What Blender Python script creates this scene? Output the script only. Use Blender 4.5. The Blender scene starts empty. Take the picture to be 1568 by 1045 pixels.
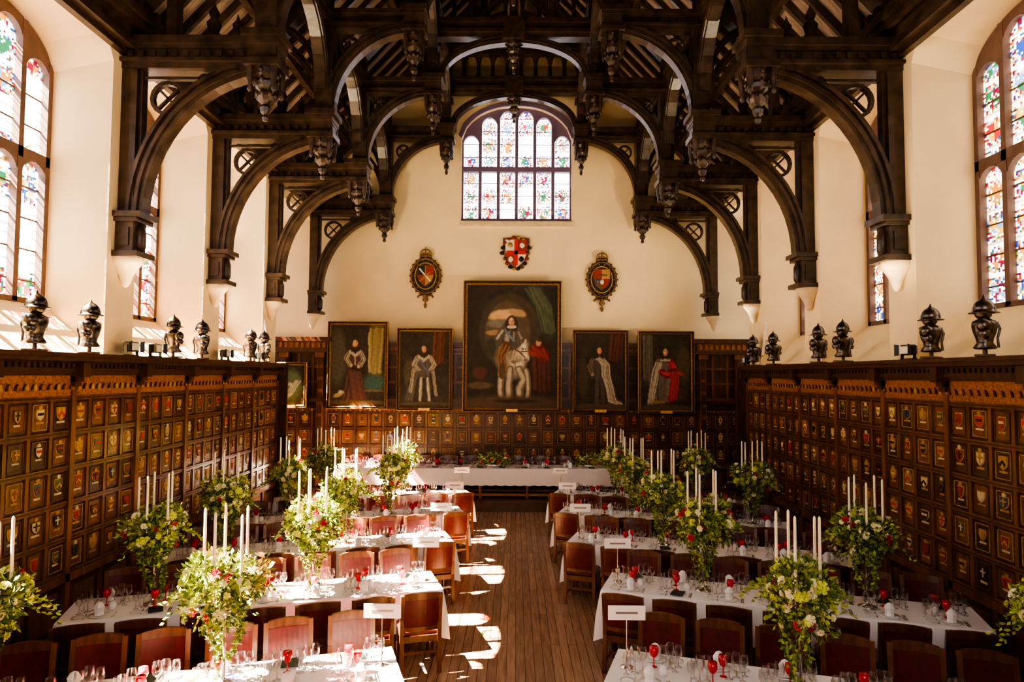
import bpy, math, random
import numpy as np
from mathutils import Matrix, Vector
random.seed(7); np.random.seed(7)
H=3.4; D=19.2
sc=bpy.context.scene
coll=sc.collection

# ---------------------------------------------------------------- materials
def mat(name,col,rough=.5,metal=0.0,var=0.0,scale=6,bump=0.0,stretch=(1,1,1),spec=.5,coat=0):
    m=bpy.data.materials.new(name); m.use_nodes=True
    nt=m.node_tree; b=nt.nodes['Principled BSDF']
    b.inputs['Base Color'].default_value=(*col,1); b.inputs['Roughness'].default_value=rough
    b.inputs['Metallic'].default_value=metal; b.inputs['Specular IOR Level'].default_value=spec
    if coat: b.inputs['Coat Weight'].default_value=coat; b.inputs['Coat Roughness'].default_value=.15
    if var or bump:
        tc=nt.nodes.new('ShaderNodeTexCoord'); mp=nt.nodes.new('ShaderNodeMapping')
        mp.inputs['Scale'].default_value=stretch
        nz=nt.nodes.new('ShaderNodeTexNoise'); nz.inputs['Scale'].default_value=scale; nz.inputs['Detail'].default_value=5
        nt.links.new(tc.outputs['Object'],mp.inputs[0]); nt.links.new(mp.outputs[0],nz.inputs['Vector'])
        if var:
            r=nt.nodes.new('ShaderNodeValToRGB')
            r.color_ramp.elements[0].position=.3; r.color_ramp.elements[1].position=.7
            r.color_ramp.elements[0].color=(*[c*(1-var) for c in col],1)
            r.color_ramp.elements[1].color=(*[min(1,c*(1+var)) for c in col],1)
            nt.links.new(nz.outputs[0],r.inputs[0]); nt.links.new(r.outputs[0],b.inputs['Base Color'])
        if bump:
            bp=nt.nodes.new('ShaderNodeBump'); bp.inputs['Strength'].default_value=bump; bp.inputs['Distance'].default_value=.02
            nt.links.new(nz.outputs[0],bp.inputs['Height']); nt.links.new(bp.outputs[0],b.inputs['Normal'])
    return m
PLASTER=mat('cream_plaster',(.86,.69,.40),.85,var=.06,scale=1.2,bump=.05)
STONE=mat('pale_stone',(.66,.52,.32),.8,var=.1,scale=5,bump=.1)
MULL=mat('window_stone',(.15,.09,.07),.7,var=.15,scale=6)
DARK=mat('dark_oak',(.052,.033,.020),.33,var=.6,scale=5,bump=.35,stretch=(1,1,1))
ROOFB=mat('roof_boards',(.21,.155,.11),.6,var=.4,scale=3,stretch=(1,6,1))
PANEL=mat('panel_oak',(.165,.062,.016),.32,var=.5,scale=3,stretch=(3,3,.6),bump=.08,coat=.25)
PANELD=mat('panel_oak_dark',(.062,.023,.008),.36,var=.4,scale=4,stretch=(3,3,.6),coat=.2)
GOLD=mat('gilding',(.80,.46,.12),.38,.6,var=.2,scale=20)
DGOLD=mat('dull_gilding',(.50,.28,.065),.42,.3,var=.3,scale=20)
CARVE=mat('carved_frieze',(.32,.115,.022),.4,.2,var=.5,scale=25,bump=.5)
RED=mat('heraldic_red',(.50,.03,.02),.5)
BLUE=mat('heraldic_blue',(.05,.10,.30),.5)
WHITE=mat('heraldic_white',(.80,.74,.58),.5)
BLACK=mat('black_paint',(.015,.014,.013),.4)
OCHRE=mat('aged_ochre',(.42,.24,.07),.5,var=.3,scale=20)
CREAM=mat('aged_cream',(.60,.47,.25),.5,var=.2,scale=20)
RUST=mat('aged_red',(.28,.035,.018),.5)
SLATE=mat('aged_blue',(.04,.06,.11),.5)
OLIVE=mat('aged_olive',(.09,.10,.04),.5)
CLOTH=mat('white_linen',(.86,.82,.80),.8,var=.02,scale=8)
LEATH=mat('burgundy_leather',(.105,.010,.010),.32,var=.3,scale=14,bump=.08)
CHW=mat('chair_wood',(.135,.048,.018),.28,var=.35,scale=5,stretch=(4,4,1))
STEEL=mat('dark_steel',(.12,.10,.085),.30,.9,var=.45,scale=14)
SILVER=mat('silver',(.7,.68,.62),.2,1)
CAND=mat('ivory_candle',(.90,.80,.55),.5)
LEAF1=mat('leaf_green',(.085,.145,.02),.5,var=.4,scale=12)
LEAF2=mat('leaf_light',(.34,.40,.05),.5,var=.3,scale=12)
FLW=mat('cream_petals',(.86,.80,.50),.6,var=.08,scale=20)
FLY=mat('lime_petals',(.62,.66,.12),.6,var=.2,scale=20)
FLR=mat('red_petals',(.55,.02,.03),.5)
PORC=mat('porcelain',(.85,.83,.80),.2)
CARD=mat('menu_card',(.02,.035,.03),.5)
SIGN=mat('sign_card',(.88,.85,.80),.6)
REDG=mat('red_glass',(.60,.01,.02),.12,coat=.5)

def glassmat():
    m=bpy.data.materials.new('clear_glass'); m.use_nodes=True; nt=m.node_tree; nt.nodes.clear()
    o=nt.nodes.new('ShaderNodeOutputMaterial'); mx=nt.nodes.new('ShaderNodeMixShader')
    t=nt.nodes.new('ShaderNodeBsdfTransparent'); t.inputs[0].default_value=(.88,.88,.88,1)
    g=nt.nodes.new('ShaderNodeBsdfGlossy'); g.inputs['Roughness'].default_value=.08
    lw=nt.nodes.new('ShaderNodeLayerWeight'); lw.inputs[0].default_value=.5
    nt.links.new(lw.outputs['Facing'],mx.inputs[0]); nt.links.new(t.outputs[0],mx.inputs[1]); nt.links.new(g.outputs[0],mx.inputs[2])
    nt.links.new(mx.outputs[0],o.inputs[0]); return m
CLEAR=glassmat()
def stainedmat(name,em):
    m=bpy.data.materials.new(name); m.use_nodes=True; nt=m.node_tree; nt.nodes.clear()
    o=nt.nodes.new('ShaderNodeOutputMaterial'); ad=nt.nodes.new('ShaderNodeAddShader')
    at=nt.nodes.new('ShaderNodeAttribute'); at.attribute_name='Col'
    t=nt.nodes.new('ShaderNodeBsdfTransparent'); e=nt.nodes.new('ShaderNodeEmission'); e.inputs[1].default_value=em
    nt.links.new(at.outputs['Color'],t.inputs[0]); nt.links.new(at.outputs['Color'],e.inputs[0])
    nt.links.new(t.outputs[0],ad.inputs[0]); nt.links.new(e.outputs[0],ad.inputs[1]); nt.links.new(ad.outputs[0],o.inputs[0])
    return m
STAIN=stainedmat('stained_glass_glow',3.6)  # emission added to the panes, standing in for diffuse skylight
def paintmat():
    m=bpy.data.materials.new('oil_paint_canvas'); m.use_nodes=True; nt=m.node_tree; b=nt.nodes['Principled BSDF']
    at=nt.nodes.new('ShaderNodeAttribute'); at.attribute_name='Col'
    nt.links.new(at.outputs['Color'],b.inputs['Base Color']); b.inputs['Roughness'].default_value=.5; b.inputs['Specular IOR Level'].default_value=.3
    return m
PAINT=paintmat()
def floormat():
    m=bpy.data.materials.new('floor_planks'); m.use_nodes=True; nt=m.node_tree; b=nt.nodes['Principled BSDF']
    tc=nt.nodes.new('ShaderNodeTexCoord'); mp=nt.nodes.new('ShaderNodeMapping'); mp.inputs['Rotation'].default_value=(0,0,math.pi/2)
    br=nt.nodes.new('ShaderNodeTexBrick'); br.inputs['Scale'].default_value=1
    br.inputs['Brick Width'].default_value=2.2; br.inputs['Row Height'].default_value=.11; br.inputs['Mortar Size'].default_value=.004
    br.inputs['Color1'].default_value=(.30,.175,.105,1); br.inputs['Color2'].default_value=(.39,.235,.145,1); br.inputs['Mortar'].default_value=(.11,.055,.030,1)
    nz=nt.nodes.new('ShaderNodeTexNoise'); nz.inputs['Scale'].default_value=4; nz.inputs['Detail'].default_value=6
    mp2=nt.nodes.new('ShaderNodeMapping'); mp2.inputs['Scale'].default_value=(8,.6,1)
    mx=nt.nodes.new('ShaderNodeMix'); mx.data_type='RGBA'; mx.blend_type='MULTIPLY'; mx.inputs[0].default_value=.6
    r=nt.nodes.new('ShaderNodeValToRGB'); r.color_ramp.elements[0].color=(.55,.52,.5,1); r.color_ramp.elements[0].position=.3; r.color_ramp.elements[1].color=(1.2,1.2,1.2,1); r.color_ramp.elements[1].position=.7
    L=nt.links.new
    L(tc.outputs['Object'],mp.inputs[0]); L(mp.outputs[0],br.inputs['Vector']); L(tc.outputs['Object'],mp2.inputs[0]); L(mp2.outputs[0],nz.inputs['Vector'])
    L(nz.outputs[0],r.inputs[0]); L(br.outputs['Color'],mx.inputs[6]); L(r.outputs[0],mx.inputs[7]); L(mx.outputs[2],b.inputs['Base Color'])
    b.inputs['Roughness'].default_value=.25
    bp=nt.nodes.new('ShaderNodeBump'); bp.inputs['Strength'].default_value=.1; L(br.outputs['Fac'],bp.inputs['Height']); bp.invert=True; L(bp.outputs[0],b.inputs['Normal'])
    return m
FLOOR=floormat()

# ---------------------------------------------------------------- mesh builder
class MB:
    def __init__(s): s.V=[];s.F=[];s.M=[];s.S=[]
    def add(s,v,f,mi=0,sm=False):
        o=len(s.V); s.V.extend([tuple(p) for p in v])
        for q in f: s.F.append(tuple(i+o for i in q)); s.M.append(mi); s.S.append(sm)
    def hexa(s,p,mi=0): s.add(p,[(0,3,2,1),(4,5,6,7),(0,1,5,4),(1,2,6,5),(2,3,7,6),(3,0,4,7)],mi)
    def box(s,x0,x1,y0,y1,z0,z1,mi=0):
        s.hexa([(x0,y0,z0),(x1,y0,z0),(x1,y1,z0),(x0,y1,z0),(x0,y0,z1),(x1,y0,z1),(x1,y1,z1),(x0,y1,z1)],mi)
    def cbox(s,x0,x1,y0,y1,z0,z1,c,mi=0):
        v=[]
        for (z,i) in ((z0,c),(z0+c,0),(z1-c,0),(z1,c)):
            a,b,e,g=x0+i,x1-i,y0+i,y1-i; k=c
            v+=[(a+k,e,z),(b-k,e,z),(b,e+k,z),(b,g-k,z),(b-k,g,z),(a+k,g,z),(a,g-k,z),(a,e+k,z)]
        f=[tuple(range(7,-1,-1)),tuple(range(24,32))]
        for l in range(3):
            for i in range(8):
                j=(i+1)%8; f.append((l*8+i,l*8+j,l*8+8+j,l*8+8+i))
        s.add(v,f,mi)
    def beam(s,p0,p1,w,h,mi=0):
        p0=Vector(p0);p1=Vector(p1);d=(p1-p0).normalized()
        up=Vector((0,0,1)) if abs(d.z)<.95 else Vector((0,1,0))
        sd=d.cross(up).normalized(); u=sd.cross(d).normalized()
        q=[]
        for p in (p0,p1): q+=[p-sd*w/2-u*h/2,p+sd*w/2-u*h/2,p+sd*w/2+u*h/2,p-sd*w/2+u*h/2]
        s.hexa(q,mi)
    def lathe(s,prof,c=(0,0,0),seg=12,mi=0,sm=True,sx=1,sy=1):
        v=[];f=[]
        for r,z in prof:
            for i in range(seg):
                a=2*math.pi*i/seg; v.append((c[0]+r*sx*math.cos(a),c[1]+r*sy*math.sin(a),c[2]+z))
        for k in range(len(prof)-1):
            for i in range(seg):
                j=(i+1)%seg; f.append((k*seg+i,k*seg+j,(k+1)*seg+j,(k+1)*seg+i))
        s.add(v,f,mi,sm)
    def tube(s,path,r,seg=6,mi=0,closed=False):
        n=len(path);v=[];f=[]
        for k in range(n):
            a=Vector(path[(k-1)%n] if (closed or k>0) else path[0]); b=Vector(path[(k+1)%n] if (closed or k<n-1) else path[-1])
            d=(b-a).normalized(); up=Vector((0,1,0)) if abs(d.y)<.9 else Vector((0,0,1))
            s1=d.cross(up).normalized(); s2=d.cross(s1)
            for i in range(seg):
                t=2*math.pi*i/seg; p=Vector(path[k])+(s1*math.cos(t)+s2*math.sin(t))*r; v.append(tuple(p))
        for k in range(n if closed else n-1):
            k2=(k+1)%n
            for i in range(seg):
                j=(i+1)%seg; f.append((k*seg+i,k*seg+j,k2*seg+j,k2*seg+i))
        s.add(v,f,mi,True)
    def ext(s,pts,P,d0,d1,mi=0):
        n=len(pts); v=[P(a,d0,b) for a,b in pts]+[P(a,d1,b) for a,b in pts]
        f=[tuple(range(n)),tuple(range(2*n-1,n-1,-1))]+[(i,(i+1)%n,n+(i+1)%n,n+i) for i in range(n)]
        s.add(v,f,mi)
    def band(s,A,B,P,d0,d1,mi=0):
        for i in range(len(A)-1):
            q=[P(*x) for x in ((A[i][0],d0,A[i][1]),(A[i+1][0],d0,A[i+1][1]),(B[i+1][0],d0,B[i+1][1]),(B[i][0],d0,B[i][1]),
                               (A[i][0],d1,A[i][1]),(A[i+1][0],d1,A[i+1][1]),(B[i+1][0],d1,B[i+1][1]),(B[i][0],d1,B[i][1]))]
            s.hexa(q,mi)
    def mirrorx(s):
        n=len(s.V); F=list(s.F)
        s.V+= [(-x,y,z) for x,y,z in s.V]
        s.F+= [tuple(i+n for i in reversed(f)) for f in F]; s.M+=list(s.M); s.S+=list(s.S)
    def mesh(s,name,mats):
        me=bpy.data.meshes.new(name); me.from_pydata(s.V,[],s.F)
        for m in mats: me.materials.append(m)
        me.polygons.foreach_set('material_index',s.M); me.polygons.foreach_set('use_smooth',s.S); me.update()
        return me
    def obj(s,name,mats,loc=(0,0,0),rz=0,parent=None): return inst(name,s.mesh(name,mats),loc,rz,parent)
def inst(name,me,loc=(0,0,0),rz=0,parent=None,scale=None):
    o=bpy.data.objects.new(name,me); o.location=loc; o.rotation_euler=(0,0,rz)
    if scale: o.scale=scale
    coll.objects.link(o)
    if parent: o.parent=parent
    return o
def empty(name,loc=(0,0,0),rz=0):
    o=bpy.data.objects.new(name,None); o.empty_display_size=.1; o.location=loc; o.rotation_euler=(0,0,rz); coll.objects.link(o); return o
PXZ=lambda a,d,b:(a,d,b)
PYZ=lambda a,d,b:(d,a,b)

def canvas(name,P,a0,a1,b0,b1,nx,ny,fn,m,parent=None,corner=False):
    us=np.linspace(0,1,nx+1); vs=np.linspace(0,1,ny+1)
    V=[P(a0+(a1-a0)*u,0,b0+(b1-b0)*v) for v in vs for u in us]
    F=[(j*(nx+1)+i,j*(nx+1)+i+1,(j+1)*(nx+1)+i+1,(j+1)*(nx+1)+i) for j in range(ny) for i in range(nx)]
    me=bpy.data.meshes.new(name); me.from_pydata(V,[],F); me.materials.append(m)
    if corner:
        uu=(np.arange(nx)+.5)/nx; vv=(np.arange(ny)+.5)/ny; U,VV=np.meshgrid(uu,vv)
        C=fn(U,VV).reshape(-1,3); C=np.repeat(C,4,axis=0); dom='CORNER'
    else:
        U,VV=np.meshgrid(us,vs); C=fn(U,VV).reshape(-1,3); dom='POINT'
    at=me.color_attributes.new('Col','FLOAT_COLOR',dom)
    C4=np.concatenate([np.clip(C,0,1),np.ones((len(C),1))],1).astype(np.float32)
    at.data.foreach_set('color',C4.ravel()); me.update()
    return inst(name,me,parent=parent)

# ================================================================= ROOM SHELL
T=[6.78,9.72,12.66,15.6,18.72]
WX=5.6; WO=6.8; GX=6.46
mb=MB(); mb.box(-8,8,-2.5,19.7,-.2,0); mb.obj('floor',[FLOOR])
def side_wall(sg,name):
    mb=MB()
    def bx(x0,x1,y0,y1,z0,z1): mb.box(min(sg*x0,sg*x1),max(sg*x0,sg*x1),y0,y1,z0,z1)
    bx(WX,WO,-2.5,16.1,0,3.62)
    tr=[.9,3.84]+T[:4]
    bx(WX,WO,-2.5,tr[0]+.35,3.62,8.55)
    wins=[]
    for i in range(len(tr)-1):
        y0=tr[i]+.36; y1=tr[i+1]-.34
        bx(WX,WO,tr[i+1]-.34,(tr[i+1]+.36) if i<4 else 16.1,3.62,8.55)
        p=[(sg*WX,y0,3.62),(sg*GX,y0,3.62),(sg*GX,y1,3.62),(sg*WX,y1,3.62),(sg*WX,y0,3.63),(sg*GX,y0,4.33),(sg*GX,y1,4.33),(sg*WX,y1,3.63)]
        mb.hexa(p); bx(GX,WO,y0,y1,3.62,4.33)
        n=12; ym=(y0+y1)/2; a=(y1-y0)/2
        for k in range(n):
            ya=y0+(y1-y0)*k/n; yb=y0+(y1-y0)*(k+1)/n
            fa=math.sqrt(max(0,1-((ya-ym)/a)**2)); fb=math.sqrt(max(0,1-((yb-ym)/a)**2))
            za,zb=7.55+.6*fa,7.55+.6*fb; zc,zd=7.8+.6*fa,7.8+.6*fb
            q=[(sg*WX,ya,zc),(sg*WO,ya,za),(sg*WO,yb,zb),(sg*WX,yb,zd),(sg*WX,ya,8.55),(sg*WO,ya,8.55),(sg*WO,yb,8.55),(sg*WX,yb,8.55)]
            mb.hexa(q)
        wins.append((y0,y1))
    bx(WX,WO,16.1,19.2,7.7,8.55); bx(WO,8.0,15.9,19.3,7.7,7.9)
    bx(WO,8.0,15.9,16.1,0,7.8)
    bx(7.8,8.0,16.1,19.2,0,3.6); bx(7.8,8.0,16.1,16.5,3.6,7.8); bx(7.8,8.0,18.8,19.2,3.6,7.8)
    mb.obj(name,[PLASTER])
    return wins
wins=side_wall(-1,'wall_left'); side_wall(1,'wall_right')
BWc,BWa,BWs,BWsp,BWr=.08,1.57,7.78,10.15,.95
def barch(x,a=BWa,sp=BWsp,r=BWr): 
    t=min(1,abs(x-BWc)/a); return sp+r*(1-t**2.3)**.62
mb=MB()
mb.box(-8,BWc-BWa,D,D+.5,0,15.2); mb.box(BWc+BWa,8,D,D+.5,0,15.2); mb.box(BWc-BWa,BWc+BWa,D,D+.5,0,BWs)
n=24
for k in range(n):
    xa=BWc-BWa+2*BWa*k/n; xb=BWc-BWa+2*BWa*(k+1)/n; za,zb=barch(xa),barch(xb)
    mb.hexa([(xa,D,za),(xb,D,zb),(xb,D+.5,zb),(xa,D+.5,za),(xa,D,15.2),(xb,D,15.2),(xb,D+.5,15.2),(xa,D+.5,15.2)])
mb.obj('wall_back',[PLASTER])
mb=MB(); mb.box(BWc-BWa-.04,BWc+BWa+.04,D-.05,D-.002,BWs-.16,BWs-.03)
mb.obj('trim_1',[STONE])
mb=MB(); mb.box(-8,8,-2.7,-2.5,0,4.2); mb.box(-8,-3,-2.7,-2.5,4.2,9); mb.box(3,8,-2.7,-2.5,4.2,9); mb.box(-8,8,-2.7,-2.5,9,15.2); mb.obj('wall_front',[PLASTER])

RS=14.75; sl=(14.75-8.55)/5.8
def rz_(x): return RS-sl*abs(x)
mb=MB()
EV=6.15
for sg in (-1,1):
    x1=sg*EV
    mb.hexa([(0,-2.7,RS+.15),(x1,-2.7,rz_(EV)+.15),(x1,19.7,rz_(EV)+.15),(0,19.7,RS+.15),(0,-2.7,RS+.3),(x1,-2.7,rz_(EV)+.3),(x1,19.7,rz_(EV)+.3),(0,19.7,RS+.3)],0)
    y=-2.3
    while y<19.1:
        mb.beam((sg*.05,y,RS+.06),(sg*5.9,y,rz_(5.9)+.06),.08,.16,1); y+=.49
    for x in (1.0,2.75,4.6):
        mb.beam((sg*x,-2.6,rz_(x)+.02),(sg*x,19.15,rz_(x)+.02),.14,.2,1)
mb.beam((0,-2.6,RS-.05),(0,19.15,RS-.05),.2,.3,1)
mb.obj('ceiling',[ROOFB,DARK])

for sg,nm in ((-1,'trim_2'),(1,'trim_3')):
    mb=MB()
    for (d,z0,z1) in ((.10,7.96,8.04),(.22,8.04,8.14),(.16,8.14,8.34),(.30,8.34,8.46),(.36,8.46,8.6)):
        mb.box(min(sg*(WX-d),sg*WX),max(sg*(WX-d),sg*WX),-2.4,19.15,z0,z1)
    y=0
    while y<19: 
        mb.box(min(sg*(WX-.34),sg*(WX-.25)),max(sg*(WX-.34),sg*(WX-.25)),y,y+.12,8.6,8.74); y+=.24
    mb.obj(nm,[DARK])

# ================================================================= WINDOWS
PAL=np.array([[.40,.012,.01],[.02,.05,.24],[.55,.30,.03],[.42,.16,.02],[.03,.13,.05],[.16,.012,.03],[.16,.24,.40]])*.62
def stained(nl,Wm,Hm,seed,dens=1.0,base=(1,1,1),cell=.44,sw=.27,speck=.3):
    rs=np.random.RandomState(seed)
    def fn(U,V):
        x=U*nl; li=np.floor(x).astype(int); lu=x-li; z=V*Hm
        nr=int(Hm/cell)+2
        row=np.floor(z/cell).astype(int); r=z/cell-row
        ca=rs.randint(0,len(PAL),(nl+1,nr+1)); cb=rs.randint(0,len(PAL),(nl+1,nr+1)); on=rs.rand(nl+1,nr+1)<dens
        C=np.ones(U.shape+(3,))*np.array(base)
        C*=(.78+.22*rs.rand(*U.shape))[...,None]
        lead=((z/.11)%1<.2)
        C[lead]*=.45
        cellr=rs.rand(*U.shape); near=(np.abs(lu-.5)<.40)&(r>.06)&(r<.94)&on[li,row]
        sp=near&(cellr<speck); C[sp]=PAL[rs.randint(0,len(PAL),U.shape)][sp]
        w=sw*np.sqrt(np.clip((r-.18)/.3,0,1)); sh=(np.abs(lu-.5)<w)&(r<.72)&on[li,row]
        q=((lu>.5)^(r>.45))
        C1=PAL[ca[li,row]]; C2=PAL[cb[li,row]]
        C=np.where((sh&q)[...,None],C1,C); C=np.where((sh&~q)[...,None],C2,C)
        hole=sh&(rs.rand(*U.shape)<.18); C[hole]=np.array(base)*.8
        edge=(lu<.07)|(lu>.93); C[edge]*=np.array([.5,.5,.75])
        return C
    return fn
WN=[0]
def side_window(sg,y0,y1,X,z0,z1,nl,seed,dens=.85,base=(1,1,1),rise=.6):
    WN[0]+=1; e=empty('window_%d'%WN[0])
    P=lambda a,d,b:(sg*X,a,b)
    canvas('glass',P,y0,y1,z0,z1,nl*15,int((z1-z0)/.03),stained(nl,y1-y0,z1-z0,seed,dens,base,speck=.45),STAIN,e,True)
    mb=MB(); xa,xb=min(sg*(X-.10),sg*(X+.06)),max(sg*(X-.10),sg*(X+.06))
    w=(y1-y0)/nl; ym=(y0+y1)/2; a=(y1-y0)/2
    hd=lambda y: z1-rise+rise*math.sqrt(max(0,1-((y-ym)/a)**2))
    for k in range(nl+1):
        yc=min(max(y0+w*k,y0+.03),y1-.03); mb.box(xa,xb,yc-.045,yc+.045,z0,hd(yc)+.02)
    zt=z0+(z1-z0)*.52
    mb.box(xa,xb,y0,y1,zt-.07,zt+.07); mb.box(xa,xb,y0,y1,z0-.05,z0+.06)
    Q=lambda a,d,b:(sg*(X-.09)+sg*d,a,b)
    for k in range(nl):
        yc=y0+w*(k+.5); r=w/2-.03
        for up in (1,0):
            top=(min(hd(yc-w*.4),hd(yc+w*.4))-.04) if up else zt-.05
            A=[(yc+r*math.cos(t),top-.28+.26*math.sin(t)) for t in np.linspace(0,math.pi,11)]
            B=[(p[0],(hd(p[0])+.03) if up else top) for p in A]
            mb.band(A,B,Q,0,.12)
    z=z0+.3
    while z<z1-rise: mb.box(sg*X-.012,sg*X+.012,y0,y1,z-.01,z+.01); z+=.42
    mb.obj('mullions',[MULL],parent=e)
for sg in (-1,1):
    for i,w in enumerate(wins):
        side_window(sg,w[0]+.01,w[1]-.01,GX+.08,4.33,8.14,4,10+i+(20 if sg>0 else 0),dens=.85 if sg<0 else 1.0,base=(1,1,1) if sg<0 else (.78,.68,.54))
    side_window(sg,16.5,18.8,7.8,3.6,7.75,4,40+sg,rise=.05)
e=empty('window_%d'%(WN[0]+1)); 
canvas('glass',lambda a,d,b:(a,D+.27,b),BWc-BWa,BWc+BWa,BWs,11.1,6*16,110,stained(6,3.1,3.32,77,.8,(.97,.93,.98),.50,.17,.5),STAIN,e,True)
mb=MB(); w=2*BWa/6
zt=BWs+1.52
for k in range(7):
    xc=BWc-BWa+w*k; mb.box(xc-.045,xc+.045,D+.14,D+.34,BWs,barch(xc)+.02)
mb.box(BWc-BWa,BWc+BWa,D+.12,D+.34,zt-.07,zt+.07); mb.box(BWc-BWa,BWc+BWa,D+.05,D+.34,BWs-.02,BWs+.07)
for k in range(6):
    xc=BWc-BWa+w*(k+.5); r=w/2-.03
    top=min(barch(xc-w*.4),barch(xc+w*.4))-.05
    A=[(xc+r*math.cos(t),top-.3+.3*math.sin(t)) for t in np.linspace(0,math.pi,13)]
    B=[(a[0],barch(a[0])+.03) for a in A]
    mb.band(A,B,PXZ,D+.16,D+.32)
for z in np.arange(BWs+.38,11,.38): mb.box(BWc-BWa,BWc+BWa,D+.255,D+.275,z-.009,z+.009)
A=[(x,barch(x)) for x in np.linspace(BWc-BWa,BWc+BWa,25)]; B=[(BWc+(x-BWc)*1.06,z+.1) for x,z in A]
mb.band(A,B,PXZ,D-.04,D+.03)
mb.obj('mullions',[mat('window_stone_violet',(.16,.11,.18),.7)],parent=e)
WN[0]+=2; e=empty('window_%d'%WN[0])  # unseen window behind the camera, its glowing glass added as fill light
canvas('glass',lambda a,d,b:(a,-2.6,b),-3,3,4.2,9,60,60,stained(8,6,4.8,99,.2),STAIN,e,True)
mb=MB()
for k in range(9): mb.box(-3+.75*k-.05,-3+.75*k+.05,-2.66,-2.5,4.2,9)
mb.box(-3,3,-2.66,-2.5,6.5,6.65); mb.obj('mullions',[MULL],parent=e)

# ================================================================= TRUSSES
PEND=[(0.0,0),(.035,.01),(.05,.06),(.03,.10),(.07,.14),(.085,.20),(.05,.25),(.10,.30),(.13,.36),(.13,.40),(.08,.44),(.15,.50),(.17,.56),(.15,.60),(.19,.66),(.20,.78)]
def arc(cx,cz,rx,rz,t0,t1,n=14): return [(cx+rx*math.cos(t),cz+rz*math.sin(t)) for t in np.linspace(math.radians(t0),math.radians(t1),n)]
def brace(mb,cx,cz,rx,rz,t0,t1,th,P=PXZ,c=0,w=.11):
    mb.band(arc(cx,cz,rx,rz,t0,t1),arc(cx,cz,rx+th,rz+th,t0,t1),P,c-w,c+w)
    mb.band(arc(cx,cz,rx+th*.35,rz+th*.35,t0,t1),arc(cx,cz,rx+th*.6,rz+th*.6,t0,t1),P,c-w-.035,c+w+.035)
    mb.band(arc(cx,cz,rx+th*.85,rz+th*.85,t0,t1),arc(cx,cz,rx+th*1.1,rz+th*1.1,t0,t1),P,c-w-.05,c+w+.05)
def moulded(mb,x0,x1,z0,z1,w):
    h=z1-z0
    for a,b,k in ((0,.18,.8),(.18,.30,1.15),(.30,.62,.75),(.62,.74,1.0),(.74,1,1.3)):
        mb.box(x0,x1+.04*(k-.8),-w*k,w*k,z0+h*a,z0+h*b)
    x=x0+.1
    while x<x1-.05:
        for s in (-1,1): mb.box(x,x+.07,min(s*w*.75,s*w*.95),max(s*w*.75,s*w*.95),z0+h*.36,z0+h*.56)
        x+=.16
def pierced(mb,cx,cz,r):
    mb.band(arc(cx,cz,r,r,0,360,17),arc(cx,cz,r*.78,r*.78,0,360,17),PXZ,-.04,.04)
    for t in (45,135,225,315):
        a=math.radians(t); mb.beam((cx,0,cz),(cx+r*.8*math.cos(a),0,cz+r*.8*math.sin(a)),.06,.03)
def pendant(mb,x,z0,zs,rs_,seg=8):
    mb.lathe([(r*rs_,z0+z*zs) for r,z in PEND],(x,0,0),seg,0,False)
    for k in range(8):
        a=2*math.pi*k/8; cx,cy=math.cos(a),math.sin(a)
        for r,z in ((.13,.38),(.17,.57),(.20,.70)):
            r*=rs_; mb.lathe([(0,-.05),(.028,-.02),(.03,.01),(.012,.05),(0,.06)],(x+cx*r,cy*r,z0+z*zs),5)
mb=MB()
mb.box(-WX,-WX+.22,-.13,.13,5.5,7.95); mb.box(-WX+.06,-WX+.27,-.07,.07,5.5,7.9)
for z0,z1,w in ((5.04,5.12,.24),(5.12,5.54,.17),(5.54,5.60,.22),(5.60,5.68,.26)):
    mb.box(-WX,-WX+w*1.5,-w,w,z0,z1)
for yy in (-.18,.18):
    mb.box(-WX+.06,-WX+.2,yy-.01,yy+.01,5.2,5.46)
mb.lathe([(.04,5.12),(.08,5.2),(.08,5.42),(.04,5.54)],(-WX+.27,0,0),8)
brace(mb,-3.42,5.66,1.84,2.06,90,180,.20)
moulded(mb,-WX,-3.36,7.78,8.22,.19)
pierced(mb,-4.98,7.38,.26); pierced(mb,-4.45,7.66,.09)
mb.box(-5.36,-4.3,-.04,.04,7.66,7.70)
pendant(mb,-3.57,7.05,1,1)
mb.box(-3.82,-3.32,-.25,.25,7.80,7.90); mb.box(-3.77,-3.37,-.2,.2,7.9,8.26); mb.box(-3.85,-3.29,-.28,.28,8.22,8.32)
for dx in (-.17,.17):
    for dy in (-.17,.17): mb.lathe([(0,7.42),(.04,7.46),(.025,7.52),(.05,7.62),(.05,7.82)],(-3.57+dx,dy,0),6)
mb.box(-3.70,-3.44,-.13,.13,8.3,rz_(3.57)); mb.box(-3.78,-3.36,-.2,.2,9.0,9.08); mb.box(-3.62,-3.38,-.17,.17,8.3,9.9)
brace(mb,-1.85,8.35,1.50,1.50,90,180,.17)
brace(mb,-5.15,8.35,1.45,1.45,0,75,.13,w=.09)
brace(mb,-3.57-.9,8.9,.72,1.0,0,85,.1,w=.07)
pierced(mb,-3.08,9.6,.2)
moulded(mb,-3.9,-1.68,9.92,10.26,.16)
pendant(mb,-1.87,8.95,1.25,.9)
mb.box(-2.10,-1.64,-.23,.23,9.86,9.94); mb.box(-2.05,-1.69,-.18,.18,9.9,10.3); mb.box(-2.12,-1.62,-.24,.24,10.24,10.34)
for dx in (-.14,.14):
    for dy in (-.14,.14): mb.lathe([(0,9.4),(.035,9.44),(.025,9.5),(.045,9.62),(.045,9.9)],(-1.87+dx,dy,0),6)
mb.box(-1.98,-1.76,-.12,.12,10.3,rz_(1.87)); mb.box(-2.04,-1.70,-.17,.17,11.0,11.08)
brace(mb,0,10.32,1.62,.80,90,180,.14)
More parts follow.
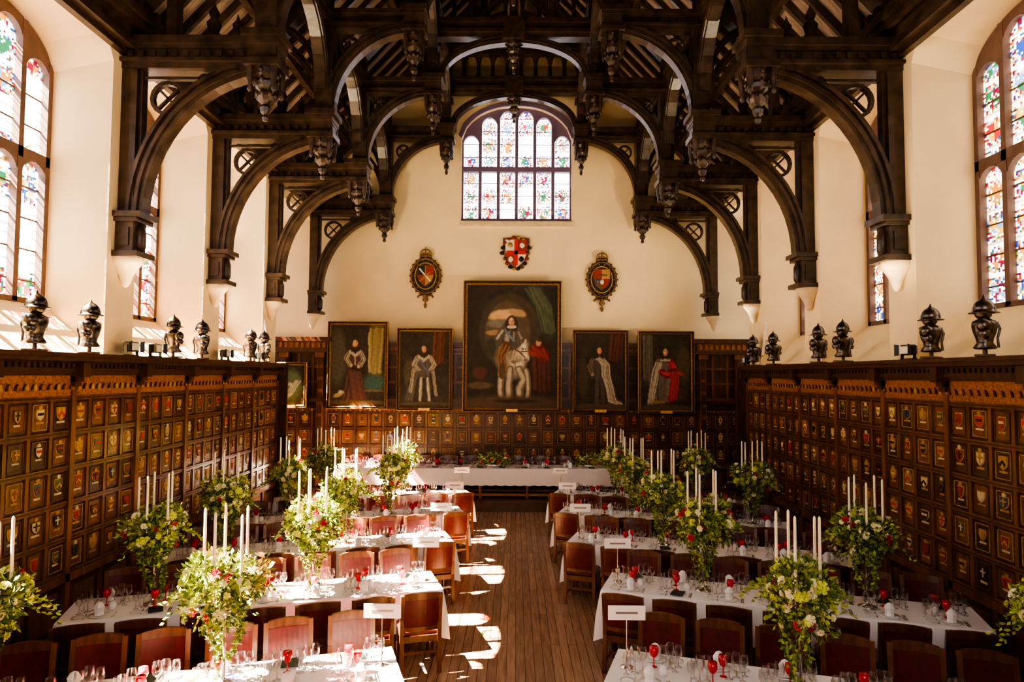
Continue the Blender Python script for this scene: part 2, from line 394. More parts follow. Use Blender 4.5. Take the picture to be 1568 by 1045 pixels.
brace(mb,-3.35,10.3,1.3,1.2,0,70,.1,w=.08)
mb.box(-2.5,0,-.14,.14,11.24,11.34); mb.box(-2.5,0,-.2,.2,11.34,11.42); mb.box(-2.5,0,-.12,.12,11.42,11.58); mb.box(-2.5,0,-.2,.2,11.58,11.68)
mb.box(-1.9,0,-.1,.1,12.35,12.6); mb.box(-2.0,0,-.15,.15,12.5,12.6)
x=-.2
while x>-1.9:
    mb.lathe([(.06,11.68),(.075,11.75),(.05,11.85),(.05,12.1),(.075,12.2),(.1,12.3),(.11,12.36)],(x,0,0),8)
    A=arc(x-.2,12.15,.14,.2,0,180,9); B=[(a[0],12.42) for a in A]; mb.band(A,B,PXZ,-.05,.05)
    x-=.4
brace(mb,0,12.6,1.1,.9,100,165,.1,w=.07)
mb.beam((-5.75,0,rz_(5.75)-.08),(0,0,RS-.08),.28,.3)
mb.lathe([(.12,8.25),(.14,8.32),(.07,8.38),(.11,8.5),(.05,8.58),(.08,8.66),(.02,8.78),(0,8.84)],(-4.35,0,0),8)
mb.lathe([(.09,8.25),(.11,8.32),(.05,8.38),(.08,8.48),(.03,8.56),(0,8.66)],(-4.0,0,0),8)
mb.box(-5.0,-4.86,-.1,.1,8.2,rz_(4.93))
mb.mirrorx()
pendant(mb,0,10.42,1,.9)
mb.box(-.25,.25,-.22,.22,11.18,11.7)
mb.box(-.1,.1,-.1,.1,11.7,RS)
for sg in (-1,1):
    mb.lathe([(.0,4.62),(.03,4.63),(.07,4.70),(.09,4.78),(.15,4.88),(.20,4.95),(.23,4.98),(.23,5.05)],(sg*(WX-.08),0,0),12,mi=1,sx=.95)
tm=mb.mesh('hammerbeam_truss',[DARK,STONE])
for y in T[1:]: inst('hammerbeam_truss',tm,(0,y,0))
for sg in (-1,1):
    mb=MB()
    for X,zl,zb,w in ((3.57,10.2,8.7,.09),(1.87,12.1,10.6,.07)):
        X*=sg
        mb.box(X-w-.04,X+w+.04,-2.4,D,zl,zl+.1); mb.box(X-w,X+w,-2.4,D,zl-.12,zl); mb.box(X-w-.06,X+w+.06,-2.4,D,zl+.1,zl+.18)
        tt=[3.84,6.78]+T[1:]
        for a,b in zip(tt[:-1],tt[1:]):
            if a<9: continue
            m_=(a+b)/2; h=(b-a)/2-.14
            brace(mb,m_,zb,h-.13,zl-zb-.26,0,180,.13,P=PYZ,c=X,w=w)
    mb.obj('roof_purlin',[DARK])

# ================================================================= PANELLING
SH=[(-.5,.5),(.5,.5),(.5,.05),(.38,-.25),(0,-.5),(-.38,-.25),(-.5,.05)]
PM=[PANEL,PANELD,DGOLD,RUST,SLATE,CREAM,BLACK,OLIVE,CARVE,OCHRE,RED]
def panels(mb,P,s0,s1,pitch,rows,rh,z0,per,ztop,pil=True):
    def bx(a0,a1,d0,d1,b0,b1,mi):
        mb.hexa([P(a0,d0,b0),P(a1,d0,b0),P(a1,d1,b0),P(a0,d1,b0),P(a0,d0,b1),P(a1,d0,b1),P(a1,d1,b1),P(a0,d1,b1)],mi)
    bx(s0,s1,0,.03,0,ztop,1)
    n=int(round((s1-s0)/pitch)); pitch=(s1-s0)/n
    zt=z0+rows*rh
    bx(s0,s1,.03,.07,0,.18,0); bx(s0,s1,.03,.09,z0-.1,z0,0)
    for i in range(0,n+1,2): bx(s0+i*pitch-.04,s0+i*pitch+.04,.03,.06,.18,z0-.1,0)
    for i in range(0,n-1,2): bx(s0+i*pitch+.12,s0+(i+2)*pitch-.12,.03,.045,.26,z0-.2,0)
    for r in range(rows+1):
        bx(s0,s1,.03,.065,z0+r*rh-.03,z0+r*rh+.03,0); bx(s0,s1,.065,.075,z0+r*rh-.01,z0+r*rh+.01,1)
    for i in range(n+1): bx(s0+i*pitch-.028,s0+i*pitch+.028,.03,.06,z0,zt,0)
    for i in range(n):
        for r in range(rows):
            cx=s0+(i+.5)*pitch; cz=z0+(r+.5)*rh
            hw=pitch/2-.028; hh=rh/2-.03
            bx(cx-hw+.03,cx+hw-.03,.03,.042,cz-hh+.03,cz+hh-.03,random.choice([0,0,1]))
            g=2 if random.random()<.4 else 0
            a_,b_=hw-.035,hh-.035
            bx(cx-a_,cx+a_,.042,.052,cz+b_-.009,cz+b_,g); bx(cx-a_,cx+a_,.042,.052,cz-b_,cz-b_+.009,g)
            bx(cx-a_,cx-a_+.009,.042,.052,cz-b_,cz+b_,g); bx(cx+a_-.009,cx+a_,.042,.052,cz-b_,cz+b_,g)
            w=min(pitch*.34,.125)*random.uniform(.7,1.1); h=rh*.31*random.uniform(.8,1.05)
            zc=cz+.025
            gm=random.choice([2,9,9,1,1])
            mb.ext([(cx+a*w*1.25,zc+b*h*1.2) for a,b in SH],P,.042,.05,gm)
            c=random.choice([3,4,9,5,9,6,2,9,7,5,3,0,9,10])
            mb.ext([(cx+a*w,zc+b*h) for a,b in SH],P,.05,.056,c)
            c2=random.choice([5,2,3,6,9,10]); k=random.random()
            if k<.35: bx(cx-w*.42,cx+w*.42,.056,.06,zc+.0,zc+.03,c2)
            elif k<.65: mb.ext([(cx-w*.45,zc-.01),(cx,zc+h*.28),(cx+w*.45,zc-.01),(cx+w*.3,zc-.04),(cx,zc+h*.1),(cx-w*.3,zc-.04)],P,.056,.061,c2)
            else: bx(cx-.010,cx+.010,.056,.061,zc-h*.3,zc+h*.45,c2); bx(cx-w*.4,cx+w*.4,.056,.062,zc+.01,zc+.028,c2)
            if random.random()<.6: mb.ext([(cx-.025,zc+h*.6),(cx+.025,zc+h*.6),(cx+.03,zc+h*.85),(cx,zc+h*.98),(cx-.03,zc+h*.85)],P,.042,.055,random.choice([2,9,5]))
            bx(cx-w*.55,cx+w*.55,.042,.048,zc-h*.82,zc-h*.64,random.choice([5,9,2,5]))
    bx(s0,s1,.03,.07,zt+.03,ztop-.28,8)
    i=s0+.06
    while i<s1-.1:
        A=[(i+.06+.05*math.cos(t),(zt+ztop-.25)/2-.05+.075*math.sin(t)) for t in np.linspace(0,math.pi,7)]
        mb.ext(A,P,.07,.085,1); A=[((a-(i+.06))*.6+i+.06,b) for a,b in A]; mb.ext(A,P,.085,.095,2 if random.random()<.3 else 8); i+=.135
    for d,a,b in ((.10,.28,.24),(.15,.24,.19),(.12,.19,.10),(.24,.10,.05),(.28,.05,0)):
        bx(s0,s1,0,d,ztop-a,ztop-b,1)
    i=s0
    while i<s1-.04: bx(i,i+.05,.12,.15,ztop-.18,ztop-.13,1); i+=.1
    if pil:
        for i in range(0,n+1,per):
            c=s0+i*pitch
            bx(c-.045,c+.045,.03,.09,0,ztop-.28,0)
            bx(c-.06,c+.06,.06,.13,ztop-.42,ztop-.3,1)
            bx(c-.075,c+.075,.06,.24,ztop-.3,ztop-.12,1); bx(c-.06,c+.06,.06,.17,ztop-.36,ztop-.3,1)
for sg,nm in ((-1,'panelling_left'),(1,'panelling_right')):
    mb=MB(); panels(mb,lambda a,d,b,sg=sg:(sg*(5.59-d),a,b),1.2,16.1,.3725,5,.44,.88,4,3.64)
    mb.box(min(sg*5.3,sg*6.6),max(sg*5.3,sg*6.6),16.1,16.16,0,3.64,1)
    mb.obj(nm,PM)
mb=MB(); panels(mb,lambda a,d,b:(a,D-.01-d,b),-7.6,7.6,.40,3,.47,.95,50,2.72,False)
mb.box(-7.6,7.6,D-.04,D-.005,2.72,4.0,1)
for k in range(39):
    x=-7.6+.4*k; mb.box(x-.03,x+.03,D-.075,D-.04,2.72,4.0,0)
for z in (2.75,3.18,3.6,4.0): mb.box(-7.6,7.6,D-.08,D-.04,z-.03,z+.03,0)
for d,a,b in ((.12,4.0,4.06),(.09,4.06,4.16),(.2,4.16,4.22),(.26,4.22,4.3)): mb.box(-7.6,7.6,D-d,D-.005,a,b,1 if d!=.09 else 0)
mb.obj('panelling_back',PM)
for xc in (-5.85,5.78):
    mb=MB()
    for dx in (-.5,.5):
        mb.box(xc+dx-.09,xc+dx+.09,D-.24,D-.09,.3,4.0,0)
        for z in np.arange(.6,3.9,.34): mb.box(xc+dx-.06,xc+dx+.06,D-.27,D-.24,z,z+.24,1)
        mb.box(xc+dx-.13,xc+dx+.13,D-.30,D-.09,3.86,4.0,0)
    mb.box(xc-.75,xc+.75,D-.36,D-.09,4.0,4.1,1); mb.box(xc-.68,xc+.68,D-.30,D-.09,4.1,4.3,0); mb.box(xc-.82,xc+.82,D-.44,D-.09,4.3,4.42,1)
    for k in range(9): mb.box(xc-.62+k*.15,xc-.54+k*.15,D-.33,D-.30,4.13,4.27,8)
    mb.obj('carved_doorcase',PM)

DZ=.26
mb=MB(); mb.box(-7.6,7.6,17.15,D-.1,0,DZ); mb.box(-5.5,5.5,17.1,17.16,DZ-.05,DZ+.01); mb.obj('dais_platform',[mat('dais_wood',(.12,.055,.025),.4,var=.3,scale=5)])

# ================================================================= PAINTINGS
def E(U,V,cx,cy,rx,ry,ang=0,soft=.45):
    a=math.radians(ang); du=(U-cx);dv=(V-cy); x=du*math.cos(a)+dv*math.sin(a); y=-du*math.sin(a)+dv*math.cos(a)
    d=np.sqrt((x/rx)**2+(y/ry)**2); return np.clip((1-d)/soft+.5,0,1)
def mixc(C,m,col): return C*(1-m[...,None])+np.array(col)*m[...,None]
def noise2(U,V,f,seed):
    rs=np.random.RandomState(seed); s=0
    for k in range(6):
        a,b,p,q=rs.uniform(-1,1,4); s=s+np.sin(f*(a*U+b*V)*6+p*9)*np.cos(f*(b*U-a*V)*5+q*9)/(1+k*.3)
        f*=1.5
    return s/3
def warp(U,V,k,amt=.016):
    return U+amt*noise2(U,V,4,k+50),V+amt*noise2(U,V,4,k+70)
def limb(U,V,C,pts,r,col,soft=.5):
    m=np.zeros(U.shape)
    for (a,b),(c,d) in zip(pts[:-1],pts[1:]):
        L2=(c-a)**2+(d-b)**2; t=np.clip(((U-a)*(c-a)+(V-b)*(d-b))/L2,0,1)
        dist=np.hypot(U-(a+t*(c-a)),V-(b+t*(d-b))); m=np.maximum(m,np.clip((1-dist/r)/soft+.5,0,1))
    return mixc(C,m,col)
def folds(U,V,C,pts,r,dark,light,n=5,seed=0):
    C=limb(U,V,C,pts,r,dark,.35)
    rs=np.random.RandomState(seed+len(pts))
    for k in range(n):
        o=(k/(n-1)-.5)*1.5*r; w=rs.uniform(.10,.20)*r*1.3
        q=[(a+o*(1+.25*rs.uniform(-1,1)),b+rs.uniform(-.02,.02)) for a,b in pts]
        s=rs.uniform(.55,1.0); C=limb(U,V,C,q,w,tuple(d+(l-d)*s for d,l in zip(dark,light)),.9)
    return C
def face(U,V,C,cx,cy,s=1,hair=(.05,.028,.016)):
    C=mixc(C,E(U,V,cx-.05*s,cy-.05*s,.045*s,.10*s,0,.4),hair); C=mixc(C,E(U,V,cx+.055*s,cy-.05*s,.045*s,.10*s,0,.4),hair)
    C=mixc(C,E(U,V,cx,cy+.02*s,.075*s,.085*s,0,.3),hair)
    C=mixc(C,E(U,V,cx,cy,.046*s,.068*s,0,.3),(.46,.26,.15)); C=mixc(C,E(U,V,cx-.010*s,cy+.01*s,.028*s,.048*s,0,.8),(.64,.41,.27))
    for dx in (-.02,.02): C=mixc(C,E(U,V,cx+dx*s,cy+.014*s,.010*s,.007*s),(.09,.04,.03))
    C=mixc(C,E(U,V,cx,cy-.038*s,.016*s,.006*s),(.36,.09,.07)); C=mixc(C,E(U,V,cx+.004,cy-.008*s,.006*s,.02*s),(.40,.22,.13))
    return C
def portrait(kind,T_):
    def fn(U0,V0):
        U,V=warp(U0,V0*T_,kind,.012)
        n=noise2(U,V,3,kind)
        C=np.ones(U.shape+(3,))*np.array([.042,.034,.020]); C*= (1+.5*n)[...,None]
        wf=(.42,.37,.27); gr=(.13,.11,.08)
        if kind==1:
            C=mixc(C,E(U,V,.12,T_*.6,.16,.5),(.085,.075,.05)); C=folds(U,V,C,[(.84,T_*.95),(.82,T_*.42)],.13,(.11,.095,.045),(.32,.26,.12),5,1); C=limb(U,V,C,[(.70,T_*.9),(.71,T_*.45)],.012,(.44,.34,.14))
            C=mixc(C,E(U,V,.8,.42,.2,.15),(.05,.10,.085)); C=mixc(C,E(U,V,.8,.28,.2,.02),(.16,.11,.05))
            # dark gown spreading to the hem
            C=folds(U,V,C,[(.45,T_*.62),(.44,T_*.42)],.12,(.035,.018,.016),(.12,.055,.045),5,2)
            C=folds(U,V,C,[(.44,T_*.42),(.36,.13)],.12,(.035,.018,.016),(.13,.06,.05),5,3); C=folds(U,V,C,[(.45,T_*.42),(.52,.13)],.13,(.035,.018,.016),(.13,.06,.05),5,4)
            for p in ([(.35,T_*.66),(.29,T_*.58),(.36,T_*.50)],[(.55,T_*.66),(.61,T_*.57),(.53,T_*.49)]): C=folds(U,V,C,p,.045,gr,wf,3,4)
            C=limb(U,V,C,[(.36,T_*.675),(.45,T_*.61),(.53,T_*.675)],.024,wf); C=limb(U,V,C,[(.45,T_*.6),(.45,T_*.50)],.014,(.34,.29,.22)); C=mixc(C,E(U,V,.38,T_*.495,.022,.03),(.5,.32,.2)); C=mixc(C,E(U,V,.51,T_*.485,.022,.03),(.5,.32,.2))
            C=mixc(C,E(U,V,.15,.20,.09,.04,20),(.32,.24,.10)); C=mixc(C,E(U,V,.20,.25,.05,.03),(.4,.36,.28))
        if kind==2:
            C=folds(U,V,C,[(.80,T_*.98),(.76,T_*.6)],.12,(.06,.022,.012),(.17,.06,.03),4,1); C=mixc(C,E(U,V,.18,T_*.45,.1,.3),(.08,.065,.035))
            C=folds(U,V,C,[(.47,T_*.62),(.48,T_*.42)],.17,(.04,.035,.03),(.13,.11,.09),5,2)
            C=folds(U,V,C,[(.34,T_*.62),(.24,.45),(.16,.14)],.085,(.045,.04,.035),(.12,.10,.08),4,6)
            for p,r in (([(.36,T_*.66),(.27,T_*.57),(.36,T_*.48)],.055),([(.60,T_*.66),(.69,T_*.57),(.62,T_*.49)],.05),([(.28,T_*.52),(.22,.32)],.035),([(.67,T_*.48),(.74,.25)],.03)): C=folds(U,V,C,p,r,gr,wf,3,3)
            for p in ([(.43,T_*.38),(.41,.14)],[(.56,T_*.38),(.60,.15)]): C=limb(U,V,C,p,.032,(.22,.19,.14)); C=limb(U,V,C,[(a-.006,b) for a,b in p],.018,(.46,.40,.30))
            C=limb(U,V,C,[(.38,T_*.675),(.48,T_*.615),(.58,T_*.675)],.026,wf); C=limb(U,V,C,[(.40,T_*.62),(.56,T_*.46)],.018,(.10,.14,.22))
        if kind==4:
            C=folds(U,V,C,[(.85,T_*.98),(.80,T_*.65)],.14,(.05,.02,.012),(.14,.05,.03),4,1); C=mixc(C,E(U,V,.15,T_*.4,.1,.4),(.075,.06,.03))
            C=folds(U,V,C,[(.47,T_*.63),(.46,T_*.42)],.14,(.03,.025,.022),(.12,.10,.08),5,2); C=limb(U,V,C,[(.44,T_*.4),(.42,.14)],.04,(.10,.085,.07)); C=limb(U,V,C,[(.53,T_*.4),(.56,.15)],.04,(.08,.07,.06))
            p=[(.50,T_*.66),(.60,T_*.58),(.61,T_*.45),(.68,T_*.30),(.74,.16),(.86,.10)]
            C=folds(U,V,C,p,.085,(.13,.11,.085),(.56,.50,.38),5,5)
            C=folds(U,V,C,[(.34,T_*.65),(.28,T_*.55),(.34,T_*.46)],.045,(.07,.05,.035),(.24,.18,.11),3,7); C=mixc(C,E(U,V,.34,T_*.455,.028,.03),(.42,.26,.17)); C=limb(U,V,C,[(.42,T_*.66),(.52,T_*.66)],.024,wf)
        if kind==5:
            C=folds(U,V,C,[(.14,T_*.98),(.14,T_*.4)],.10,(.06,.055,.04),(.17,.15,.10),4,1); C=mixc(C,E(U,V,.86,T_*.6,.13,.4),(.08,.065,.03)); C=mixc(C,E(U,V,.68,T_*.22,.24,.14),(.09,.045,.03))
            C=folds(U,V,C,[(.48,T_*.62),(.43,T_*.3),(.42,.18)],.15,(.05,.045,.04),(.20,.17,.13),5,2)
            C=folds(U,V,C,[(.36,T_*.63),(.29,T_*.46),(.24,T_*.30),(.19,.15)],.075,(.15,.13,.10),(.56,.50,.40),4,3)
            C=folds(U,V,C,[(.60,T_*.63),(.66,T_*.53),(.53,T_*.46),(.42,T_*.50)],.07,(.20,.012,.008),(.62,.05,.02),4,8)
            C=folds(U,V,C,[(.66,T_*.5),(.67,T_*.36),(.62,.22)],.085,(.15,.010,.008),(.52,.04,.02),5,9); C=limb(U,V,C,[(.74,T_*.5),(.84,T_*.47)],.03,(.36,.05,.03))
            C=limb(U,V,C,[(.42,T_*.66),(.56,T_*.66)],.026,wf); C=mixc(C,E(U,V,.35,.16,.14,.03,0),(.30,.18,.07))
        if kind==6:
            C=mixc(C,E(U,V,.5,T_*.5,.40,.60),(.11,.16,.09)); p=[(.25,.3),(.45,.45),(.6,.75),(.72,.95)]; C=folds(U,V,C,p,.15,(.14,.15,.10),(.50,.50,.38),5,3); C=limb(U,V,C,[(.6,.75),(.35,.85)],.07,(.42,.42,.32)); C=mixc(C,E(U,V,.3,T_*.6,.1,.15),(.15,.09,.06))
        if kind in (1,2,4,5):
            C=face(U,V,C,{1:.45,2:.48,4:.48,5:.49}[kind],T_*.765)
            C=mixc(C,E(U,V,.5,.05,.6,.06),(.10,.07,.04))
        C*=(1+.26*noise2(U,V,9,kind+20)+.14*noise2(U,V,25,kind+33))[...,None]
        C*=np.array([.95,.90,.82])
        return np.clip(C,0.004,1)
    return fn
def charles(T_):
    def fn(U0,V0):
        U,V=warp(U0,V0*T_,9,.010); n=noise2(U,V,3,5)
        C=np.ones(U.shape+(3,))*np.array([.036,.029,.017]); C*=(1+.4*n)[...,None]
        C=mixc(C,E(U,V,.47,T_*.62,.34,.42,0,.1),(.065,.050,.030)); 
        m=E(U,V,.45,T_*.60,.25,.36,0,.08); C=mixc(C,m,(.11,.085,.05))
        C=mixc(C,E(U,V,.40,T_*.755,.17,.055,8)*m,(.60,.40,.22)); C=mixc(C,E(U,V,.56,T_*.77,.10,.04,-8)*m,(.38,.26,.15)); C=mixc(C,E(U,V,.36,T_*.68,.14,.05,0)*m,(.19,.18,.15)); C=mixc(C,E(U,V,.32,T_*.61,.12,.028,5)*m,(.34,.22,.12)); C=mixc(C,E(U,V,.32,T_*.48,.18,.12)*m,(.05,.05,.028))
        C=folds(U,V,C,[(.72,T_*.97),(.84,T_*.82),(.90,T_*.62)],.09,(.035,.045,.026),(.10,.12,.07),5,4)
        C=folds(U,V,C,[(.82,T_*.47),(.83,.20)],.10,(.045,.014,.01),(.13,.04,.027),4,1); C=folds(U,V,C,[(.78,T_*.48),(.84,T_*.41)],.065,(.15,.02,.012),(.34,.045,.028),3,2); C=limb(U,V,C,[(.74,T_*.43),(.68,T_*.46)],.022,(.28,.05,.03)); C=mixc(C,E(U,V,.79,T_*.525,.028,.038),(.46,.28,.18)); C=mixc(C,E(U,V,.80,T_*.55,.033,.022),(.07,.04,.02))
        C=mixc(C,E(U,V,.14,.38,.08,.07),(.11,.04,.03)); C=mixc(C,E(U,V,.14,.24,.14,.04),(.12,.09,.05))
        W=(.52,.46,.35); G=(.17,.14,.105); HL=(.74,.67,.53)
        C=mixc(C,E(U,V,.43,T_*.40,.12,.15),(.20,.17,.13)); C=mixc(C,E(U,V,.52,T_*.37,.13,.17),(.30,.26,.19)); C=mixc(C,E(U,V,.55,T_*.38,.085,.12),W); C=mixc(C,E(U,V,.57,T_*.36,.035,.08),HL); C=limb(U,V,C,[(.53,T_*.42),(.535,T_*.31)],.008,(.25,.21,.16))
        for p,r in (([(.48,T_*.31),(.46,T_*.20),(.47,.14),(.44,.08)],.030),([(.58,T_*.31),(.63,T_*.23),(.58,.20),(.585,.14)],.030),([(.40,T_*.32),(.37,T_*.20),(.38,.10)],.026),([(.66,T_*.30),(.68,T_*.20),(.67,.11)],.022)):
            C=limb(U,V,C,p,r*1.4,G,.3); C=limb(U,V,C,[(a-.005,b) for a,b in p],r*.7,W,.7)
        C=limb(U,V,C,[(.54,T_*.42),(.60,T_*.50)],.080,(.28,.24,.18),.4); C=limb(U,V,C,[(.565,T_*.42),(.61,T_*.50)],.045,W,.8)
        C=limb(U,V,C,[(.61,T_*.505),(.635,T_*.44),(.645,T_*.40)],.044,W,.35); C=limb(U,V,C,[(.625,T_*.50),(.648,T_*.42)],.018,HL); C=mixc(C,E(U,V,.65,T_*.385,.026,.022),(.22,.15,.12))
        C=mixc(C,E(U,V,.615,T_*.475,.009,.011),(.03,.02,.02)); C=mixc(C,E(U,V,.648,T_*.475,.007,.010),(.03,.02,.02)); C=limb(U,V,C,[(.60,T_*.52),(.59,T_*.55)],.012,W); C=limb(U,V,C,[(.635,T_*.52),(.645,T_*.55)],.012,W)
        C=folds(U,V,C,[(.58,T_*.54),(.53,T_*.46),(.51,T_*.38)],.032,(.20,.15,.10),(.48,.40,.28),4,3); C=limb(U,V,C,[(.64,T_*.41),(.56,T_*.46),(.48,T_*.50)],.007,(.12,.05,.03)); C=limb(U,V,C,[(.60,T_*.45),(.67,T_*.455)],.006,(.12,.05,.03))
        C=limb(U,V,C,[(.48,T_*.64),(.47,T_*.53)],.095,(.07,.062,.05),.3); C=limb(U,V,C,[(.45,T_*.63),(.44,T_*.55)],.025,(.36,.33,.26),.9); C=limb(U,V,C,[(.52,T_*.62),(.52,T_*.56)],.010,(.24,.22,.17),.9)
        C=limb(U,V,C,[(.40,T_*.63),(.34,T_*.56),(.36,T_*.49)],.042,(.10,.088,.07),.3); C=limb(U,V,C,[(.385,T_*.62),(.335,T_*.56)],.014,(.40,.36,.28),.9); C=limb(U,V,C,[(.56,T_*.62),(.60,T_*.55),(.53,T_*.50)],.036,(.11,.095,.075),.3); C=limb(U,V,C,[(.57,T_*.61),(.60,T_*.56)],.010,(.32,.29,.22),.9)
        C=limb(U,V,C,[(.36,T_*.49),(.35,T_*.26)],.010,(.30,.2,.1)); C=folds(U,V,C,[(.43,T_*.50),(.38,T_*.42),(.39,T_*.30)],.045,(.12,.055,.025),(.34,.18,.09),3,5); C=limb(U,V,C,[(.39,T_*.34),(.385,T_*.25)],.028,(.12,.075,.04))
        C=limb(U,V,C,[(.42,T_*.63),(.52,T_*.54)],.012,(.14,.20,.30))
        C=face(U,V,C,.49,T_*.695,.72); C=limb(U,V,C,[(.45,T_*.655),(.53,T_*.655)],.014,(.55,.5,.4))
        C=mixc(C,E(U,V,.5,.04,.7,.09,0,.6),(.10,.065,.035)); C=mixc(C,E(U,V,.55,.07,.25,.02),(.04,.028,.016))
        C*=(1+.22*noise2(U,V,9,25)+.14*noise2(U,V,26,35))[...,None]
        C*=np.array([.95,.91,.84])
        return np.clip(C,.004,1)
    return fn
FRAME=mat('gilt_frame',(.42,.22,.06),.4,.5,var=.4,scale=25)
def painting(name,x0,x1,z0,z1,fn,fw=.09,res=74):
    e=empty(name)
    Y=D-.30
    canvas('canvas',lambda a,d,b:(a,Y,b),x0+fw,x1-fw,z0+fw,z1-fw,int((x1-x0)*res),int((z1-z0)*res),fn,PAINT,e)
    mb=MB()
    prof=[(0,.0),(0,.06),(.25,.09),(.5,.05),(.75,.075),(1,.03),(1,0)]
    rings=[]
    for t,d in prof:
        i=fw*t; rings.append([(x0+i,Y+.02-d,z0+i),(x1-i,Y+.02-d,z0+i),(x1-i,Y+.02-d,z1-i),(x0+i,Y+.02-d,z1-i)])
    for k in range(len(prof)-1):
        mi=1 if k in (2,) else 0
        mb.add([*rings[k],*rings[k+1]],[(i,(i+1)%4,4+(i+1)%4,4+i) for i in range(4)],mi)
    mb.box(x0+.01,x1-.01,Y+.015,Y+.04,z0+.01,z1-.01,1)
    mb.box(x0+.3,x0+.36,Y+.04,D-.08,z1-.4,z1-.3,1); mb.box(x1-.36,x1-.3,Y+.04,D-.08,z1-.4,z1-.3,1)
    mb.box(x0+.3,x1-.3,Y+.04,D-.08,z0+.1,z0+.15,1)
    xm=(x0+x1)/2; mb.box(xm-.16,xm+.16,Y-.075,Y-.05,z0+.01,z0+.08,2)
    mb.obj('frame',[FRAME,BLACK,GOLD],parent=e)
def asp(x0,x1,z0,z1,fw=.09): return (z1-z0-2*fw)/(x1-x0-2*fw)
for k,b in ((1,(-5.13,-3.45,2.43,4.86)),(2,(-3.20,-1.66,2.40,4.68)),(4,(1.66,3.20,2.38,4.66)),(5,(3.46,5.02,2.36,4.64)),(6,(-6.55,-5.68,2.45,3.72))):
    painting('portrait_painting',*b,portrait(k,asp(*b)))
b=(-1.38,1.36,2.38,6.02); painting('equestrian_painting',*b,charles(asp(*b,.12)),fw=.12,res=74)

# ================================================================= ARMORIAL SHIELDS
AM=[BLACK,GOLD,RED,WHITE,BLUE,mat('dark_bronze',(.16,.09,.04),.4,.4,var=.4,scale=18),OCHRE,RUST]
def ell(cx,cz,rx,rz,n=28): return [(cx+rx*math.cos(2*math.pi*k/n),cz+rz*math.sin(2*math.pi*k/n)) for k in range(n)]
def garter(name,xc,zc,s2):
    mb=MB(); Y0=D-.01
    P=lambda a,d,b:(a,Y0-d,b)
    mb.ext(ell(xc,zc,.38,.47),P,0,.05,0)
    for r,t,mi in ((.40,.035,5),(.30,.018,6)):
        mb.tube([P(a,.06,b) for a,b in ell(xc,zc,r,r*1.24)],t,6,mi,True)
    for k in range(20):
        t=2*math.pi*k/20; mb.lathe([(0,-.035),(.035,-.02),(.045,0),(.035,.02),(0,.035)],P(xc+.43*math.cos(t),.05,zc+.53*math.sin(t)),6,5)
    for k in range(14):
        t=2*math.pi*k/14; mb.lathe([(0,-.02),(.02,0),(0,.02)],P(xc+.35*math.cos(t),.07,zc+.43*math.sin(t)),5,6)
    w,h=.44,.56
    mb.ext([(xc+a*w*1.12,zc+b*h*1.1) for a,b in SH],P,.05,.075,5)
    def quad(pts,mi,d=.09): mb.ext([(xc+a*w,zc+b*h) for a,b in pts],P,.075,d,mi)
    c=[7,6,5,7] if s2 else [0,7,7,6]
    quad([(-.5,.5),(0,.5),(0,.03),(-.5,.03)],c[0]); quad([(0,.5),(.5,.5),(.5,.03),(0,.03)],c[1])
    quad([(-.5,.03),(0,.03),(0,-.5),(-.38,-.25)],c[2]); quad([(0,.03),(.5,.03),(.38,-.25),(0,-.5)],c[3])
    if s2:
        mb.beam(P(xc-.15,.1,zc+.12),P(xc+.15,.1,zc+.12),.02,.04,5); mb.lathe([(0,-.1),(.05,-.06),(.05,.02),(0,.06)],P(xc,.1,zc-.05),6,3)
        mb.lathe([(0,-.07),(.04,-.03),(.04,.02),(0,.06)],P(xc-.12,.1,zc-.04),6,4)
    else:
        mb.beam(P(xc-.17,.1,zc+.2),P(xc+.14,.1,zc-.16),.02,.04,3); mb.beam(P(xc-.15,.1,zc-.16),P(xc+.12,.1,zc+.1),.02,.035,6); mb.beam(P(xc,.1,zc-.24),P(xc,.1,zc+.26),.02,.03,6)
    zt=zc+.52
    mb.lathe([(.16,0),(.17,.03),(.17,.07),(.15,.08)],P(xc,.1,zt),12,5,sy=.5)
    for a in (-.14,-.07,0,.07,.14): mb.lathe([(.02,0),(.035,.04),(0,.09)],P(xc+a,.12,zt+.07),6,6)
    mb.tube([P(xc+.16*math.cos(t),.1,zt+.08+.15*math.sin(t)) for t in np.linspace(0,math.pi,9)],.018,5,5)
    mb.tube([P(xc,.1,zt+.05),P(xc,.1,zt+.25)],.016,5,5)
    mb.lathe([(0,-.03),(.03,0),(0,.03)],P(xc,.1,zt+.28),6,6)
    for sx in (-1,1):
        mb.tube([P(xc+sx*(.1+.12*math.cos(t)),.06,zc-.62+.08*math.sin(t)) for t in np.linspace(0,4.5,9)],.025,5,5)
    mb.lathe([(0,-.92),(.03,-.9),(.05,-.82),(.02,-.76),(.09,-.68),(.06,-.6),(.1,-.55)],P(xc,.06,zc),8,5)
    mb.obj(name,AM)
garter('armorial_roundel',-2.47,6.18,False); garter('armorial_roundel',2.50,6.10,True)
mb=MB(); P=lambda a,d,b:(a,D-.01-d,b); xc,zc,w,h=.08,6.82,.60,.80
mb.ext([(xc+a*w*1.25,zc+b*h*1.12) for a,b in SH],P,0,.05,5)
for k in range(18):
    t=2*math.pi*k/18; mb.lathe([(0,-.06),(.06,-.03),(.07,0),(.05,.04),(0,.06)],P(xc+.38*math.cos(t)*(1.05 if math.sin(t)>0 else .85),.04,zc+.45*math.sin(t)+.02),6,random.choice([5,6,0,7]))
mb.ext([(xc+a*w,zc+b*h) for a,b in SH],P,.05,.08,3)
